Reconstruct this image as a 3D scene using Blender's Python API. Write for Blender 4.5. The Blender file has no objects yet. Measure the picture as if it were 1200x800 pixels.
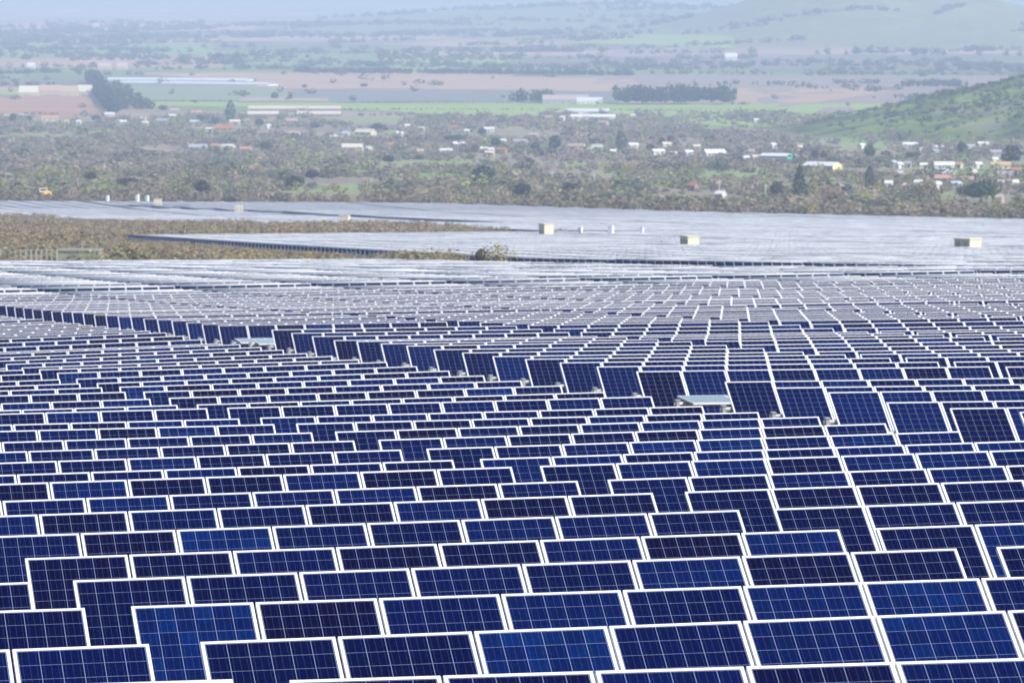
import bpy, math, random
import numpy as np
from mathutils import Vector, Matrix
rng = np.random.default_rng(7); random.seed(7)
R = math.radians
scene = bpy.context.scene
COL = scene.collection

# ------------------------------------------------------------------ camera model (photo 1200 x 800)
FPX = 6558.5; YH = -30.0; TH = math.atan((400 - YH) / FPX)
PSI = 0.18139; P = 4.48868; V0 = 40.21479; U1 = 5.08847; G1 = 0.35503; G2 = 3.37793; BETA = 0.55763
W = 1.01; TL = 8 * W; UB = 23.4; UC = math.tan(PSI)
CT, ST = math.cos(TH), math.sin(TH); CP, SP = math.cos(PSI), math.sin(PSI)
def uv2xy(u, v): return u * CP - v * SP, u * SP + v * CP
def xy2uv(x, y): return x * CP + y * SP, -x * SP + y * CP
def raydir(px, py):
    a = (px - 600) / FPX; b = (400 - py) / FPX
    return np.array([a, CT + b * ST, -ST + b * CT])
def project(X, Y, Z):
    d = Y * CT - Z * ST; up = Y * ST + Z * CT
    return 600 + FPX * X / d, 400 - FPX * up / d, d

# ------------------------------------------------------------------ terrain: height of the panel tops above camera, in the frame of the rows
FIT = [(-1, -4.404, 0.0074), (0, -4.503, 0.0172), (1, -4.826, 0.0127), (2, -5.022, 0.0167), (3, -5.286, 0.0168), (4, -5.511, 0.0173), (5, -5.733, 0.0177), (6, -5.988, 0.0183), (7, -6.219, 0.017), (8, -6.507, 0.0174), (9, -6.741, 0.0172), (10, -6.979, 0.017), (11, -7.222, 0.0163), (12, -7.505, 0.0103), (13, -7.746, 0.0118), (14, -7.889, 0.0127), (15, -8.121, 0.0168), (16, -8.335, 0.0178), (17, -8.553, 0.0157), (18, -8.749, 0.0178), (19, -8.947, 0.0224), (20, -9.158, 0.0238), (21, -9.378, 0.0206), (22, -9.614, 0.0183), (23, -9.818, 0.0243), (24, -10.041, 0.0239), (25, -10.235, 0.0268), (26, -10.461, 0.0268), (27, -10.685, 0.0268), (28, -10.941, 0.0268), (29, -11.114, 0.0268), (30, -11.287, 0.0268), (31, -11.46, 0.0268), (34, -12.158, 0.0268)]
S2V = [0, 40, 190, 230, 345, 410, 490, 700, 1136, 1600, 2300, 3000, 1e6]
S2Z = [-.0045, -.004, .0056, .008, .0095, .002, -.006, -.004, -.012, -.012, -.012, 0.0, 0.0]
def s2f(v): return np.interp(v, S2V, S2Z)
KV = [-400, 0]; KZ = [6.0, -2.55]; SV = [0]; SZ = [.01]
for k, z, s in FIT:
    KV.append(V0 + k * P); KZ.append(z); SV.append(V0 + k * P); SZ.append(s)
def knot(v, px, py):
    d = raydir(px, py); dv = -d[0] * SP + d[1] * CP; t = v / dv
    u = (d[0] * CP + d[1] * SP) * t
    KV.append(v); KZ.append(d[2] * t - float(s2f(v)) * max(u - UB, 0))
knot(197.3, 620, 372.0); knot(221, 620, 362.3); knot(250, 620, 353.6); knot(300, 620, 340.2); knot(309, 620, 337.2); knot(337, 620, 330.6); knot(341.2, 620, 327.8)
knot(360, 620, 324.4); knot(400, 620, 319.2); knot(450, 620, 315); knot(500, 620, 311.5); knot(560, 620, 308.2); knot(620, 620, 305.3); knot(697, 620, 302.3); knot(901, 330, 287.5); knot(1136, 600, 276.5)
knot(1300, 600, 270.5); knot(1500, 600, 264); knot(1640, 600, 260.5); knot(1900, 600, 254); knot(2100, 600, 247); knot(2300, 600, 238)
knot(2600, 600, 220); knot(3000, 600, 200.6); knot(3400, 600, 187); knot(3800, 600, 174.5); knot(4600, 600, 151); knot(5450, 600, 130.6); knot(6500, 600, 106)
KV.append(60000); KZ.append(KZ[-1])
KV = np.array(KV); KZ = np.array(KZ)
def ztop(u, v):
    u = np.asarray(u, float); v = np.asarray(v, float)
    s1 = np.interp(v, SV, SZ) * np.interp(v, [0, 200, 700, 1100], [1, 1, .6, 0])
    return np.interp(v, KV, KZ) + s1 * np.clip(u - UB, -60, 0) + s2f(v) * np.maximum(u - UB, 0)
HT = 1.0 + .825 * math.sin(BETA)           # panel tops above ground
def hsh(x, y, s=0.):
    n = np.sin(x * 12.9898 + y * 78.233 + s * 37.719) * 43758.5453
    return n - np.floor(n)
def vnoise(x, y, s=0.):
    xi = np.floor(x); yi = np.floor(y); fx = x - xi; fy = y - yi
    fx = fx * fx * (3 - 2 * fx); fy = fy * fy * (3 - 2 * fy)
    a = hsh(xi, yi, s); b = hsh(xi + 1, yi, s); c = hsh(xi, yi + 1, s); d = hsh(xi + 1, yi + 1, s)
    return (a * (1 - fx) + b * fx) * (1 - fy) + (c * (1 - fx) + d * fx) * fy
def fbm(x, y, o=4, s=0.):
    r = 0; a = .5
    for i in range(o): r = r + a * (vnoise(x * 2 ** i, y * 2 ** i, s + i) - .5); a *= .5
    return r
def hills(X, Y):
    r = np.sqrt(((X - 640) / 430) ** 2 + ((Y - 4550) / 800) ** 2)
    h = 82 * np.maximum(0, 1 - r) * (1 + .5 * fbm(X / 90, Y / 90, 4, 3)) + np.where(r < 1, 1, 0) * 6 * fbm(X / 45, Y / 60, 3, 9) * np.clip((1 - r) * 5, 0, 1)
    # broad far hill
    g = lambda cx, cy, sx, sy: np.exp(-((X - cx) / sx) ** 2 - ((Y - cy) / sy) ** 2)
    far = 62 * g(760, 11800, 200, 900) + 55 * g(560, 11700, 190, 900) + 42 * g(720, 11500, 560, 1100) + 30 * g(1010, 11600, 160, 800)
    far = far * (1 + .45 * fbm(X / 260, Y / 500, 4, 5))
    h2 = 115 * g(1900, 16500, 380, 1400) * (1 + .3 * fbm(X / 300, Y / 600, 4, 6))
    rng_ = np.clip((Y - 20500) / 5000, 0, 1) * np.clip((34000 - Y) / 6000, 0, 1)
    m = rng_ * (260 + 420 * fbm(X / 2600 + 3, Y / 3500, 5, 8)) 
    m2 = 60 * g(300, 15000, 700, 1500) * (1 + .4 * fbm(X / 400, Y / 600, 3, 4))
    return np.maximum(h, 0) + far + h2 + np.maximum(m, 0) + m2
def ground(X, Y):
    u, v = xy2uv(np.asarray(X, float), np.asarray(Y, float))
    z = ztop(u, v) - HT
    z = z + fbm(X / 60, Y / 60, 3, 1) * np.clip((v - 2400) / 400, 0, 1) * 1.5
    return z + hills(X, Y)
def P3(px, py):
    """world point on the ground seen at pixel px, py of the photograph"""
    d = raydir(px, py)
    t = np.geomspace(20, 45000, 4000)
    z = ground(d[0] * t, d[1] * t)
    i = int(np.argmax(d[2] * t < z))
    if i == 0: i = 3999
    a, b = t[i - 1], t[i]
    for _ in range(20):
        m = (a + b) / 2
        if d[2] * m < float(ground(d[0] * m, d[1] * m)): b = m
        else: a = m
    return np.array([d[0] * b, d[1] * b, float(ground(d[0] * b, d[1] * b))])

# ------------------------------------------------------------------ materials
def mat(name):
    m = bpy.data.materials.new(name); m.use_nodes = True
    nt = m.node_tree; b = nt.nodes['Principled BSDF']
    return m, nt, b
def N(nt, t, **kw):
    n = nt.nodes.new(t)
    for k, v in kw.items(): setattr(n, k, v)
    return n
def math_(nt, op, a, b=None, c=None):
    n = N(nt, 'ShaderNodeMath', operation=op)
    for i, x in enumerate((a, b, c)):
        if x is None: continue
        if isinstance(x, (int, float)): n.inputs[i].default_value = x
        else: nt.links.new(x, n.inputs[i])
    return n.outputs[0]
def mixc(nt, f, a, b, mode='MIX'):
    n = N(nt, 'ShaderNodeMix', data_type='RGBA', blend_type=mode)
    for i, x in ((0, f), (6, a), (7, b)):
        if isinstance(x, (int, float)): n.inputs[i].default_value = x
        elif isinstance(x, tuple): n.inputs[i].default_value = (*x, 1)
        else: nt.links.new(x, n.inputs[i])
    return n.outputs[2]
def ramp(nt, f, stops, interp='LINEAR'):
    n = N(nt, 'ShaderNodeValToRGB'); n.color_ramp.interpolation = interp
    e = n.color_ramp.elements
    while len(e) < len(stops): e.new(.5)
    for q, (p, c) in zip(e, stops): q.position = p; q.color = (*c, 1)
    nt.links.new(f, n.inputs[0]); return n.outputs[0]
def plain(name, c, rough=.7, metal=0., spec=.3, noise=.12, scale=3.):
    m, nt, b = mat(name)
    tc = N(nt, 'ShaderNodeTexCoord'); n = N(nt, 'ShaderNodeTexNoise'); n.inputs['Scale'].default_value = scale
    n.inputs['Detail'].default_value = 4
    nt.links.new(tc.outputs['Object'], n.inputs['Vector'])
    oi = N(nt, 'ShaderNodeObjectInfo')
    f = math_(nt, 'ADD', math_(nt, 'MULTIPLY', math_(nt, 'SUBTRACT', n.outputs[0], .5), noise * 2), 1.0)
    f = math_(nt, 'ADD', f, math_(nt, 'MULTIPLY', math_(nt, 'SUBTRACT', oi.outputs['Random'], .5), noise))
    cc = N(nt, 'ShaderNodeVectorMath', operation='SCALE'); cc.inputs[0].default_value = c
    nt.links.new(f, cc.inputs['Scale']); nt.links.new(cc.outputs[0], b.inputs['Base Color'])
    b.inputs['Roughness'].default_value = rough; b.inputs['Metallic'].default_value = metal
    b.inputs['Specular IOR Level'].default_value = spec
    return m
def solar_material(name, far):
    m, nt, b = mat(name)
    uv = N(nt, 'ShaderNodeUVMap', uv_map='UVMap'); sep = N(nt, 'ShaderNodeSeparateXYZ'); nt.links.new(uv.outputs[0], sep.inputs[0])
    x, y = sep.outputs[0], sep.outputs[1]                      # metres along the table / up the panel
    geo = N(nt, 'ShaderNodeNewGeometry'); oi = N(nt, 'ShaderNodeObjectInfo')
    if far:
        pi = math_(nt, 'FLOOR', math_(nt, 'DIVIDE', x, W)); xm = math_(nt, 'SUBTRACT', x, math_(nt, 'MULTIPLY', pi, W))
        seed = math_(nt, 'ADD', pi, math_(nt, 'MULTIPLY', geo.outputs['Random Per Island'], 917.0))
    else:
        xm = x; seed = math_(nt, 'MULTIPLY', oi.outputs['Random'], 917.0)
    cx = math_(nt, 'DIVIDE', math_(nt, 'SUBTRACT', xm, .032), .926 / 6); cy = math_(nt, 'DIVIDE', math_(nt, 'SUBTRACT', y, .032), 1.586 / 10)
    fx = math_(nt, 'FRACT', cx); fy = math_(nt, 'FRACT', cy)
    ax = math_(nt, 'ABSOLUTE', math_(nt, 'SUBTRACT', fx, .5)); ay = math_(nt, 'ABSOLUTE', math_(nt, 'SUBTRACT', fy, .5))
    gx = math_(nt, 'GREATER_THAN', ax, .5 - .016); gy = math_(nt, 'GREATER_THAN', ay, .5 - .010)
    grid = math_(nt, 'MAXIMUM', gx, gy)
    b3 = math_(nt, 'ABSOLUTE', math_(nt, 'SUBTRACT', math_(nt, 'FRACT', math_(nt, 'MULTIPLY', fx, 3.0)), .5))
    bus = math_(nt, 'LESS_THAN', b3, .02)
    # tint per panel, then per cell
    def rnd(a, b_, c_):
        w = N(nt, 'ShaderNodeTexWhiteNoise', noise_dimensions='3D'); cb = N(nt, 'ShaderNodeCombineXYZ')
        for i, q in enumerate((a, b_, c_)):
            if isinstance(q, (int, float)): cb.inputs[i].default_value = q
            else: nt.links.new(q, cb.inputs[i])
        nt.links.new(cb.outputs[0], w.inputs['Vector']); return w.outputs['Value']
    r1 = rnd(seed, 3.3, 1.7); r2 = rnd(math_(nt, 'FLOOR', cx), math_(nt, 'FLOOR', cy), seed)
    rr = math_(nt, 'ADD', math_(nt, 'MULTIPLY', r1, .86), math_(nt, 'MULTIPLY', r2, .14))
    base = ramp(nt, rr, [(0, (.0022, .0012, .022)), (.22, (.0008, .0026, .036)), (.65, (.0004, .0050, .055)), (.90, (.0004, .0080, .072)), (.98, (.0004, .015, .10)), (1, (.0004, .021, .12))])
    vo = N(nt, 'ShaderNodeTexVoronoi'); vo.inputs['Scale'].default_value = 26; mp = N(nt, 'ShaderNodeVectorMath', operation='ADD')
    cb = N(nt, 'ShaderNodeCombineXYZ'); nt.links.new(seed, cb.inputs[0]); nt.links.new(uv.outputs[0], mp.inputs[0]); nt.links.new(cb.outputs[0], mp.inputs[1]); nt.links.new(mp.outputs[0], vo.inputs['Vector'])
    base = mixc(nt, .30, base, vo.outputs['Color'], 'MULTIPLY')
    base = mixc(nt, math_(nt, 'MULTIPLY', bus, .10), base, (.35, .38, .5))
    base = mixc(nt, math_(nt, 'MULTIPLY', grid, .44), base, (.36, .44, .66))
    # dust: a thin uneven film that gathers along the lower edge
    du = N(nt, 'ShaderNodeTexNoise'); du.inputs['Scale'].default_value = 2.3; du.inputs['Detail'].default_value = 5; nt.links.new(mp.outputs[0], du.inputs['Vector'])
    dust = math_(nt, 'MULTIPLY', math_(nt, 'ADD', du.outputs[0], math_(nt, 'MULTIPLY', r1, .3)), .006)
    base = mixc(nt, dust, base, (.30, .27, .24))
    nt.links.new(base, b.inputs['Base Color'])
    b.inputs['Roughness'].default_value = .09; b.inputs['IOR'].default_value = 1.45; b.inputs['Specular IOR Level'].default_value = .14
    if far:
        fr = math_(nt, 'MAXIMUM', math_(nt, 'MAXIMUM', math_(nt, 'LESS_THAN', xm, .032), math_(nt, 'GREATER_THAN', xm, .958)),
                   math_(nt, 'MAXIMUM', math_(nt, 'LESS_THAN', y, .04), math_(nt, 'GREATER_THAN', y, 1.586)))
        gap = math_(nt, 'GREATER_THAN', xm, .99)
        f2 = N(nt, 'ShaderNodeBsdfPrincipled'); f2.inputs['Base Color'].default_value = (.86, .86, .86, 1); f2.inputs['Roughness'].default_value = .38
        mx = N(nt, 'ShaderNodeMixShader'); nt.links.new(fr, mx.inputs[0]); nt.links.new(b.outputs[0], mx.inputs[1]); nt.links.new(f2.outputs[0], mx.inputs[2])
        dk = N(nt, 'ShaderNodeBsdfDiffuse'); dk.inputs[0].default_value = (.03, .03, .03, 1)
        m2 = N(nt, 'ShaderNodeMixShader'); nt.links.new(gap, m2.inputs[0]); nt.links.new(mx.outputs[0], m2.inputs[1]); nt.links.new(dk.outputs[0], m2.inputs[2])
        nt.links.new(m2.outputs[0], nt.nodes['Material Output'].inputs[0])
    return m
M_CELL = solar_material('solar_glass', False); M_FAR = solar_material('solar_table_face', True)
M_FRAME = plain('anodised_frame', (.66, .665, .675), .40, 0, .6, .08)
M_STEEL = plain('galvanised_steel', (.42, .43, .44), .45, .6, .5, .15)
M_BACK = plain('backsheet', (.55, .55, .56), .6)
M_DARKIN = plain('dark_opening', (.015, .017, .02), .3)

def ground_material():
    m, nt, b = mat('ground_soil')
    geo = N(nt, 'ShaderNodeNewGeometry'); sp = N(nt, 'ShaderNodeSeparateXYZ'); nt.links.new(geo.outputs['Position'], sp.inputs[0])
    def noise(scale, det=5, stretch=None, w=0):
        n = N(nt, 'ShaderNodeTexNoise'); n.inputs['Scale'].default_value = scale; n.inputs['Detail'].default_value = det
        if stretch:
            mp = N(nt, 'ShaderNodeMapping'); mp.inputs['Scale'].default_value = stretch; mp.inputs['Location'].default_value = (w, w, 0)
            nt.links.new(geo.outputs['Position'], mp.inputs[0]); nt.links.new(mp.outputs[0], n.inputs['Vector'])
        else: nt.links.new(geo.outputs['Position'], n.inputs['Vector'])
        return n.outputs[0]
    n1 = noise(.05, 6); n2 = noise(.6, 5); n3 = noise(.012, 6, (1, .5, 1), 13)
    soil = ramp(nt, n1, [(.3, (.16, .125, .09)), (.5, (.21, .17, .115)), (.62, (.14, .15, .07)), (.75, (.10, .13, .045))])
    soil = mixc(nt, .5, soil, ramp(nt, n2, [(.3, (.5, .5, .5)), (.7, (1.3, 1.3, 1.3))]), 'MULTIPLY')
    scrub = ramp(nt, n3, [(.32, (.25, .19, .17)), (.46, (.28, .24, .18)), (.54, (.27, .30, .13)), (.68, (.20, .31, .10))])
    vo = N(nt, 'ShaderNodeTexVoronoi'); vo.inputs['Scale'].default_value = 1.0
    mp = N(nt, 'ShaderNodeMapping'); mp.inputs['Scale'].default_value = (.0022, .0016, 0); mp.inputs['Rotation'].default_value = (0, 0, .25)
    nt.links.new(geo.outputs['Position'], mp.inputs[0]); nt.links.new(mp.outputs[0], vo.inputs['Vector'])
    sc = N(nt, 'ShaderNodeSeparateColor'); nt.links.new(vo.outputs['Color'], sc.inputs[0])
    farm = ramp(nt, sc.outputs[0], [(0, (.16, .18, .10)), (.2, (.21, .17, .16)), (.38, (.20, .25, .11)), (.5, (.42, .28, .20)), (.68, (.18, .19, .13)), (.84, (.33, .24, .20))], 'CONSTANT')
    farm = mixc(nt, .5, farm, ramp(nt, noise(.01, 5, (1, .3, 1)), [(.3, (.55, .6, .5)), (.7, (1.25, 1.2, 1.2))]), 'MULTIPLY')
    f1 = N(nt, 'ShaderNodeMapRange'); f1.inputs[1].default_value = 2200; f1.inputs[2].default_value = 2700; nt.links.new(sp.outputs[1], f1.inputs[0])
    f2 = N(nt, 'ShaderNodeMapRange'); f2.inputs[1].default_value = 5100; f2.inputs[2].default_value = 5600; nt.links.new(sp.outputs[1], f2.inputs[0])
    scrub = mixc(nt, .6, scrub, ramp(nt, noise(.12, 6), [(.3, (.55, .55, .6)), (.7, (1.3, 1.25, 1.2))]), 'MULTIPLY')
    c = mixc(nt, f1.outputs[0], soil, scrub); c = mixc(nt, f2.outputs[0], c, farm)
    # green grass on the slopes of the hills
    nz = N(nt, 'ShaderNodeSeparateXYZ'); nt.links.new(geo.outputs['Normal'], nz.inputs[0])
    sl = N(nt, 'ShaderNodeMapRange'); sl.inputs[1].default_value = .9985; sl.inputs[2].default_value = .985; nt.links.new(nz.outputs[2], sl.inputs[0])
    fy = N(nt, 'ShaderNodeMapRange'); fy.inputs[1].default_value = 3300; fy.inputs[2].default_value = 3700; nt.links.new(sp.outputs[1], fy.inputs[0])
    hill = ramp(nt, noise(.02, 6, (1, 1, 1), 5), [(.3, (.05, .065, .035)), (.42, (.08, .11, .04)), (.52, (.11, .15, .035)), (.6, (.20, .26, .05)), (.7, (.10, .14, .05)), (.8, (.22, .19, .11))])
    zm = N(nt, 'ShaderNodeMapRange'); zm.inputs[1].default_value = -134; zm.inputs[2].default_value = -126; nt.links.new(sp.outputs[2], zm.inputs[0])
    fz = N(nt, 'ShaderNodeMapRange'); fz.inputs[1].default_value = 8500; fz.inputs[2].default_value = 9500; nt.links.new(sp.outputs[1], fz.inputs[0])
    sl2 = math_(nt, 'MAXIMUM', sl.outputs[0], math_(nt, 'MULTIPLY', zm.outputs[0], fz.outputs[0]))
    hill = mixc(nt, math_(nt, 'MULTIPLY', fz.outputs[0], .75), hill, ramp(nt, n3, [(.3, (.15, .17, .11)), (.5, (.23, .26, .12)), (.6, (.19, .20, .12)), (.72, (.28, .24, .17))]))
    c = mixc(nt, math_(nt, 'MULTIPLY', sl2, fy.outputs[0]), c, hill)
    nt.links.new(c, b.inputs['Base Color']); b.inputs['Roughness'].default_value = .95; b.inputs['Specular IOR Level'].default_value = .1
    return m
M_GROUND = ground_material()
def foliage_material():
    m, nt, b = mat('foliage')
    a = N(nt, 'ShaderNodeVertexColor', layer_name='tint')
    nt.links.new(a.outputs[0], b.inputs['Base Color']); b.inputs['Roughness'].default_value = .85; b.inputs['Specular IOR Level'].default_value = .15
    tr = N(nt, 'ShaderNodeBsdfTranslucent'); nt.links.new(a.outputs[0], tr.inputs[0])
    mx = N(nt, 'ShaderNodeMixShader'); mx.inputs[0].default_value = .42
    nt.links.new(b.outputs[0], mx.inputs[1]); nt.links.new(tr.outputs[0], mx.inputs[2]); nt.links.new(mx.outputs[0], nt.nodes['Material Output'].inputs[0])
    return m
M_FOL = foliage_material()
M_BARK = plain('bark', (.11, .08, .06), .9)

# ------------------------------------------------------------------ mesh helpers
def link(o, parent=None):
    COL.objects.link(o)
    if parent: o.parent = parent
    return o
def mesh_np(name, verts, faces, mats, parent=None, uv=None, tint=None, mi=None, smooth=False):
    """faces: (n,4) or (n,3) int array"""
    me = bpy.data.meshes.new(name)
    verts = np.asarray(verts, np.float32).reshape(-1, 3); faces = np.asarray(faces, np.int32); n, q = faces.shape
    me.vertices.add(len(verts)); me.vertices.foreach_set('co', verts.ravel())
    me.loops.add(n * q); me.loops.foreach_set('vertex_index', faces.ravel())
    me.polygons.add(n); me.polygons.foreach_set('loop_start', np.arange(0, n * q, q, dtype=np.int32))
    for m in mats: me.materials.append(m)
    if mi is not None: me.polygons.foreach_set('material_index', np.asarray(mi, np.int32))
    if smooth: me.polygons.foreach_set('use_smooth', np.ones(n, bool))
    me.update(calc_edges=True)
    if uv is not None:
        l = me.uv_layers.new(name='UVMap'); l.data.foreach_set('uv', np.asarray(uv, np.float32).ravel())
    if tint is not None:
        a = me.color_attributes.new('tint', 'FLOAT_COLOR', 'POINT'); c = np.ones((len(verts), 4), np.float32); c[:, :3] = tint
        a.data.foreach_set('color', c.ravel())
    return link(bpy.data.objects.new(name, me), parent)
class MB:
    def __init__(s): s.v = []; s.f = []; s.m = []; s.uv = {}
    def face(s, pts, mi=0, uv=None):
        i = len(s.v); s.v += [tuple(p) for p in pts]; s.f.append(tuple(range(i, i + len(pts)))); s.m.append(mi)
        if uv: s.uv[len(s.f) - 1] = uv
    def box(s, x0, x1, y0, y1, z0, z1, mi=0, M=None):
        c = [Vector((x, y, z)) for z in (z0, z1) for y in (y0, y1) for x in (x0, x1)]
        if M: c = [M @ p for p in c]
        i = len(s.v); s.v += [tuple(p) for p in c]
        for q in ((0, 2, 3, 1), (4, 5, 7, 6), (0, 1, 5, 4), (2, 6, 7, 3), (0, 4, 6, 2), (1, 3, 7, 5)):
            s.f.append(tuple(i + a for a in q)); s.m.append(mi)
    def cyl(s, a, b, r0, r1=None, n=10, mi=0, caps=True):
        a = Vector(a); b = Vector(b); r1 = r0 if r1 is None else r1
        d = (b - a).normalized(); p = d.orthogonal().normalized(); q = d.cross(p)
        i = len(s.v)
        for c, r in ((a, r0), (b, r1)):
            for k in range(n):
                t = 2 * math.pi * k / n; s.v.append(tuple(c + p * (r * math.cos(t)) + q * (r * math.sin(t))))
        for k in range(n):
            l = (k + 1) % n; s.f.append((i + k, i + l, i + n + l, i + n + k)); s.m.append(mi)
        if caps: s.f.append(tuple(i + n - 1 - k for k in range(n))); s.m.append(mi); s.f.append(tuple(i + n + k for k in range(n))); s.m.append(mi)
    def mesh(s, name, mats, bevel=0):
        me = bpy.data.meshes.new(name); me.from_pydata(s.v, [], s.f)
        for m in mats: me.materials.append(m)
        me.polygons.foreach_set('material_index', s.m)
        if s.uv:
            l = me.uv_layers.new(name='UVMap')
            for fi, uv in s.uv.items():
                for li, c in zip(me.polygons[fi].loop_indices, uv): l.data[li].uv = c
        me.update(); return me
    def build(s, name, mats, parent=None):
        return link(bpy.data.objects.new(name, s.mesh(name, mats if isinstance(mats, list) else [mats])), parent)
def empty(name, loc, rz=0.):
    o = bpy.data.objects.new(name, None); o.location = loc; o.rotation_euler = (0, 0, rz); o.empty_display_size = .2
    return link(o)
def tag(o, label=None, cat=None, group=None, kind=None):
    if label: o['label'] = label
    if cat: o['category'] = cat
    if group: o['group'] = group
    if kind: o['kind'] = kind
    return o
def ordn(n):
    one = ['', 'first', 'second', 'third', 'fourth', 'fifth', 'sixth', 'seventh', 'eighth', 'ninth', 'tenth', 'eleventh', 'twelfth', 'thirteenth', 'fourteenth', 'fifteenth', 'sixteenth', 'seventeenth', 'eighteenth', 'nineteenth']
    tens = {2: 'twent', 3: 'thirt', 4: 'fort', 5: 'fift', 6: 'sixt', 7: 'sevent', 8: 'eight', 9: 'ninet'}
    if n < 20: return one[n]
    t, r = divmod(n, 10)
    return tens[t] + 'ieth' if r == 0 else tens[t] + 'y-' + one[r]

# ------------------------------------------------------------------ ground sheet
vs = np.unique(np.concatenate([np.linspace(-400, 20, 12), V0 + P * np.arange(-2, 75), np.geomspace(V0 + P * 75, 2300, 90), np.geomspace(2310, 7000, 150), np.geomspace(7050, 13500, 90), np.geomspace(13600, 40000, 80)]))
nc = 221; ws = np.linspace(-1, 1, nc)
VV, WW = np.meshgrid(vs, ws, indexing='ij')
UU = np.maximum(VV, 0) * UC + WW * (120 + .34 * np.abs(VV))
GX, GY = uv2xy(UU, VV); GZ = ground(GX, GY)
idx = np.arange(len(vs) * nc).reshape(len(vs), nc)
F = np.stack([idx[:-1, :-1], idx[:-1, 1:], idx[1:, 1:], idx[1:, :-1]], -1).reshape(-1, 4)
g = mesh_np('ground', np.stack([GX, GY, GZ], -1), F, [M_GROUND], smooth=True)
tag(g, kind='structure')

# ------------------------------------------------------------------ solar tables
L = 1.65; HL = L / 2
def tab_u(T):        # left end of table T of every row
    if T <= 2: return U1 + (T - 1) * (TL + G1)
    a = U1 + 2 * (TL + G1) + G2 - 0.0
    a = U1 + 16 * W + G1 + G2
    if T < 13: return a + (T - 3) * (TL + G1)
    blk, r = divmod(T - 13, 13)
    return 129.0 + blk * (13 * (TL + G1) + 2.2) + r * (TL + G1)
def row_noise(k):
    if k <= 34: return 0.0
    base = {40: .05, 45: .02, 52: .02, 58: .04, 60: .04, 67: .03, 71: .06, 75: .07, 80: .05, 86: .06, 93: .05, 101: .05, 112: .05, 124: .05, 133: .05, 75: .03, 82: .04}.get(k, 0)
    return base + (.020 if k > 67 else .012) * float(hsh(np.array(k * 1.37), np.array(2.2)) - .5) * 2
FLAT = {(17, 3), (32, 3), (33, 3)}
def table_frame(k, T):
    """ground point under the left end of the torque tube, slope along the tube"""
    v = V0 + k * P; u0 = tab_u(T)
    z0 = float(ztop(u0, v)); z1 = float(ztop(u0 + TL, v))
    j = .012 * float(hsh(np.array(k * 3.1), np.array(T * 5.7)) - .5) * (2 if k > 12 else 0)
    vp = v - HL * math.cos(BETA)
    return u0, vp, z0 - HT + row_noise(k) + j, (z1 - z0) / TL
HP = 1.0
# one panel: laminate with the frame as its sub-part
FW = .026
def make_panel_mesh():
    b = MB()
    b.box(FW, .99 - FW, -HL + FW, HL - FW, -.012, -.0035, 0)
    b.f.pop(1); b.m.pop(1)
    b.face([(FW, -HL + FW, -.0035), (.99 - FW, -HL + FW, -.0035), (.99 - FW, HL - FW, -.0035), (FW, HL - FW, -.0035)], 0, [(FW, FW), (.99 - FW, FW), (.99 - FW, L - FW), (FW, L - FW)])
    return b
def frame_boxes(b, mi):
    for (x0, x1, y0, y1) in ((0, FW, -HL, HL), (.99 - FW, .99, -HL, HL), (FW, .99 - FW, -HL, -HL + FW), (FW, .99 - FW, HL - FW, HL)):
        b.box(x0, x1, y0, y1, -.04, 0, mi)
pm = make_panel_mesh().mesh('solar_panel', [M_CELL])
fb = MB(); frame_boxes(fb, 0); fm = fb.mesh('frame', [M_FRAME])
pb = make_panel_mesh(); frame_boxes(pb, 1); pm2 = pb.mesh('solar_panel_framed', [M_CELL, M_FRAME])
tb = MB(); tb.cyl((-.24, 0, 0), (TL + .22, 0, 0), .055, n=8); 
for x in np.arange(.5, TL, 1.01): tb.box(x - .03, x + .03, -.5, .5, .0555, .085)
tm = tb.mesh('torque_tube', [M_STEEL])
bb = MB(); bb.box(-.035, .035, -.08, .08, -.08, .075); bb.box(-.045, .045, -.10, .10, .075, .095); bm_ = bb.mesh('bearing', [M_STEEL])
sb = MB(); sb.box(-.05, .05, -.04, .04, -.35, HP - .1); stm = sb.mesh('post', [M_STEEL])
def build_table(k, T, level):
    u0, vp, zg, s = table_frame(k, T)
    X, Y = uv2xy(u0, vp); beta = 0.018 if (k, T) in FLAT else BETA
    root = bpy.data.objects.new('solar_table', None); root.empty_display_size = .3
    root.location = (X, Y, zg); root.rotation_euler = Matrix.Rotation(PSI, 3, 'Z').to_euler()
    root.rotation_euler = (Matrix.Rotation(PSI, 3, 'Z') @ Matrix.Rotation(-math.atan(s), 3, 'Y')).to_euler()
    COL.objects.link(root)
    for j in range(8):
        o = bpy.data.objects.new('solar_panel', pm if level == 2 else pm2); o.location = (j * W, -.10 * math.sin(beta), HP + .10 * math.cos(beta) - .1); o.rotation_euler = (beta, 0, 0)
        COL.objects.link(o); o.parent = root
        if level == 2:
            f = bpy.data.objects.new('frame', fm); COL.objects.link(f); f.parent = o
    t = bpy.data.objects.new('torque_tube', tm); t.location = (0, 0, HP - .1); t.rotation_euler = (beta, 0, 0); COL.objects.link(t); t.parent = root
    for x in (-.17, TL / 2 - .01, TL + .14):
        p = bpy.data.objects.new('post', stm); p.location = (x, 0, -.01); COL.objects.link(p); p.parent = root
        q = bpy.data.objects.new('bearing', bm_); q.location = (x, 0, HP - .1); COL.objects.link(q); q.parent = root
    return root
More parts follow.
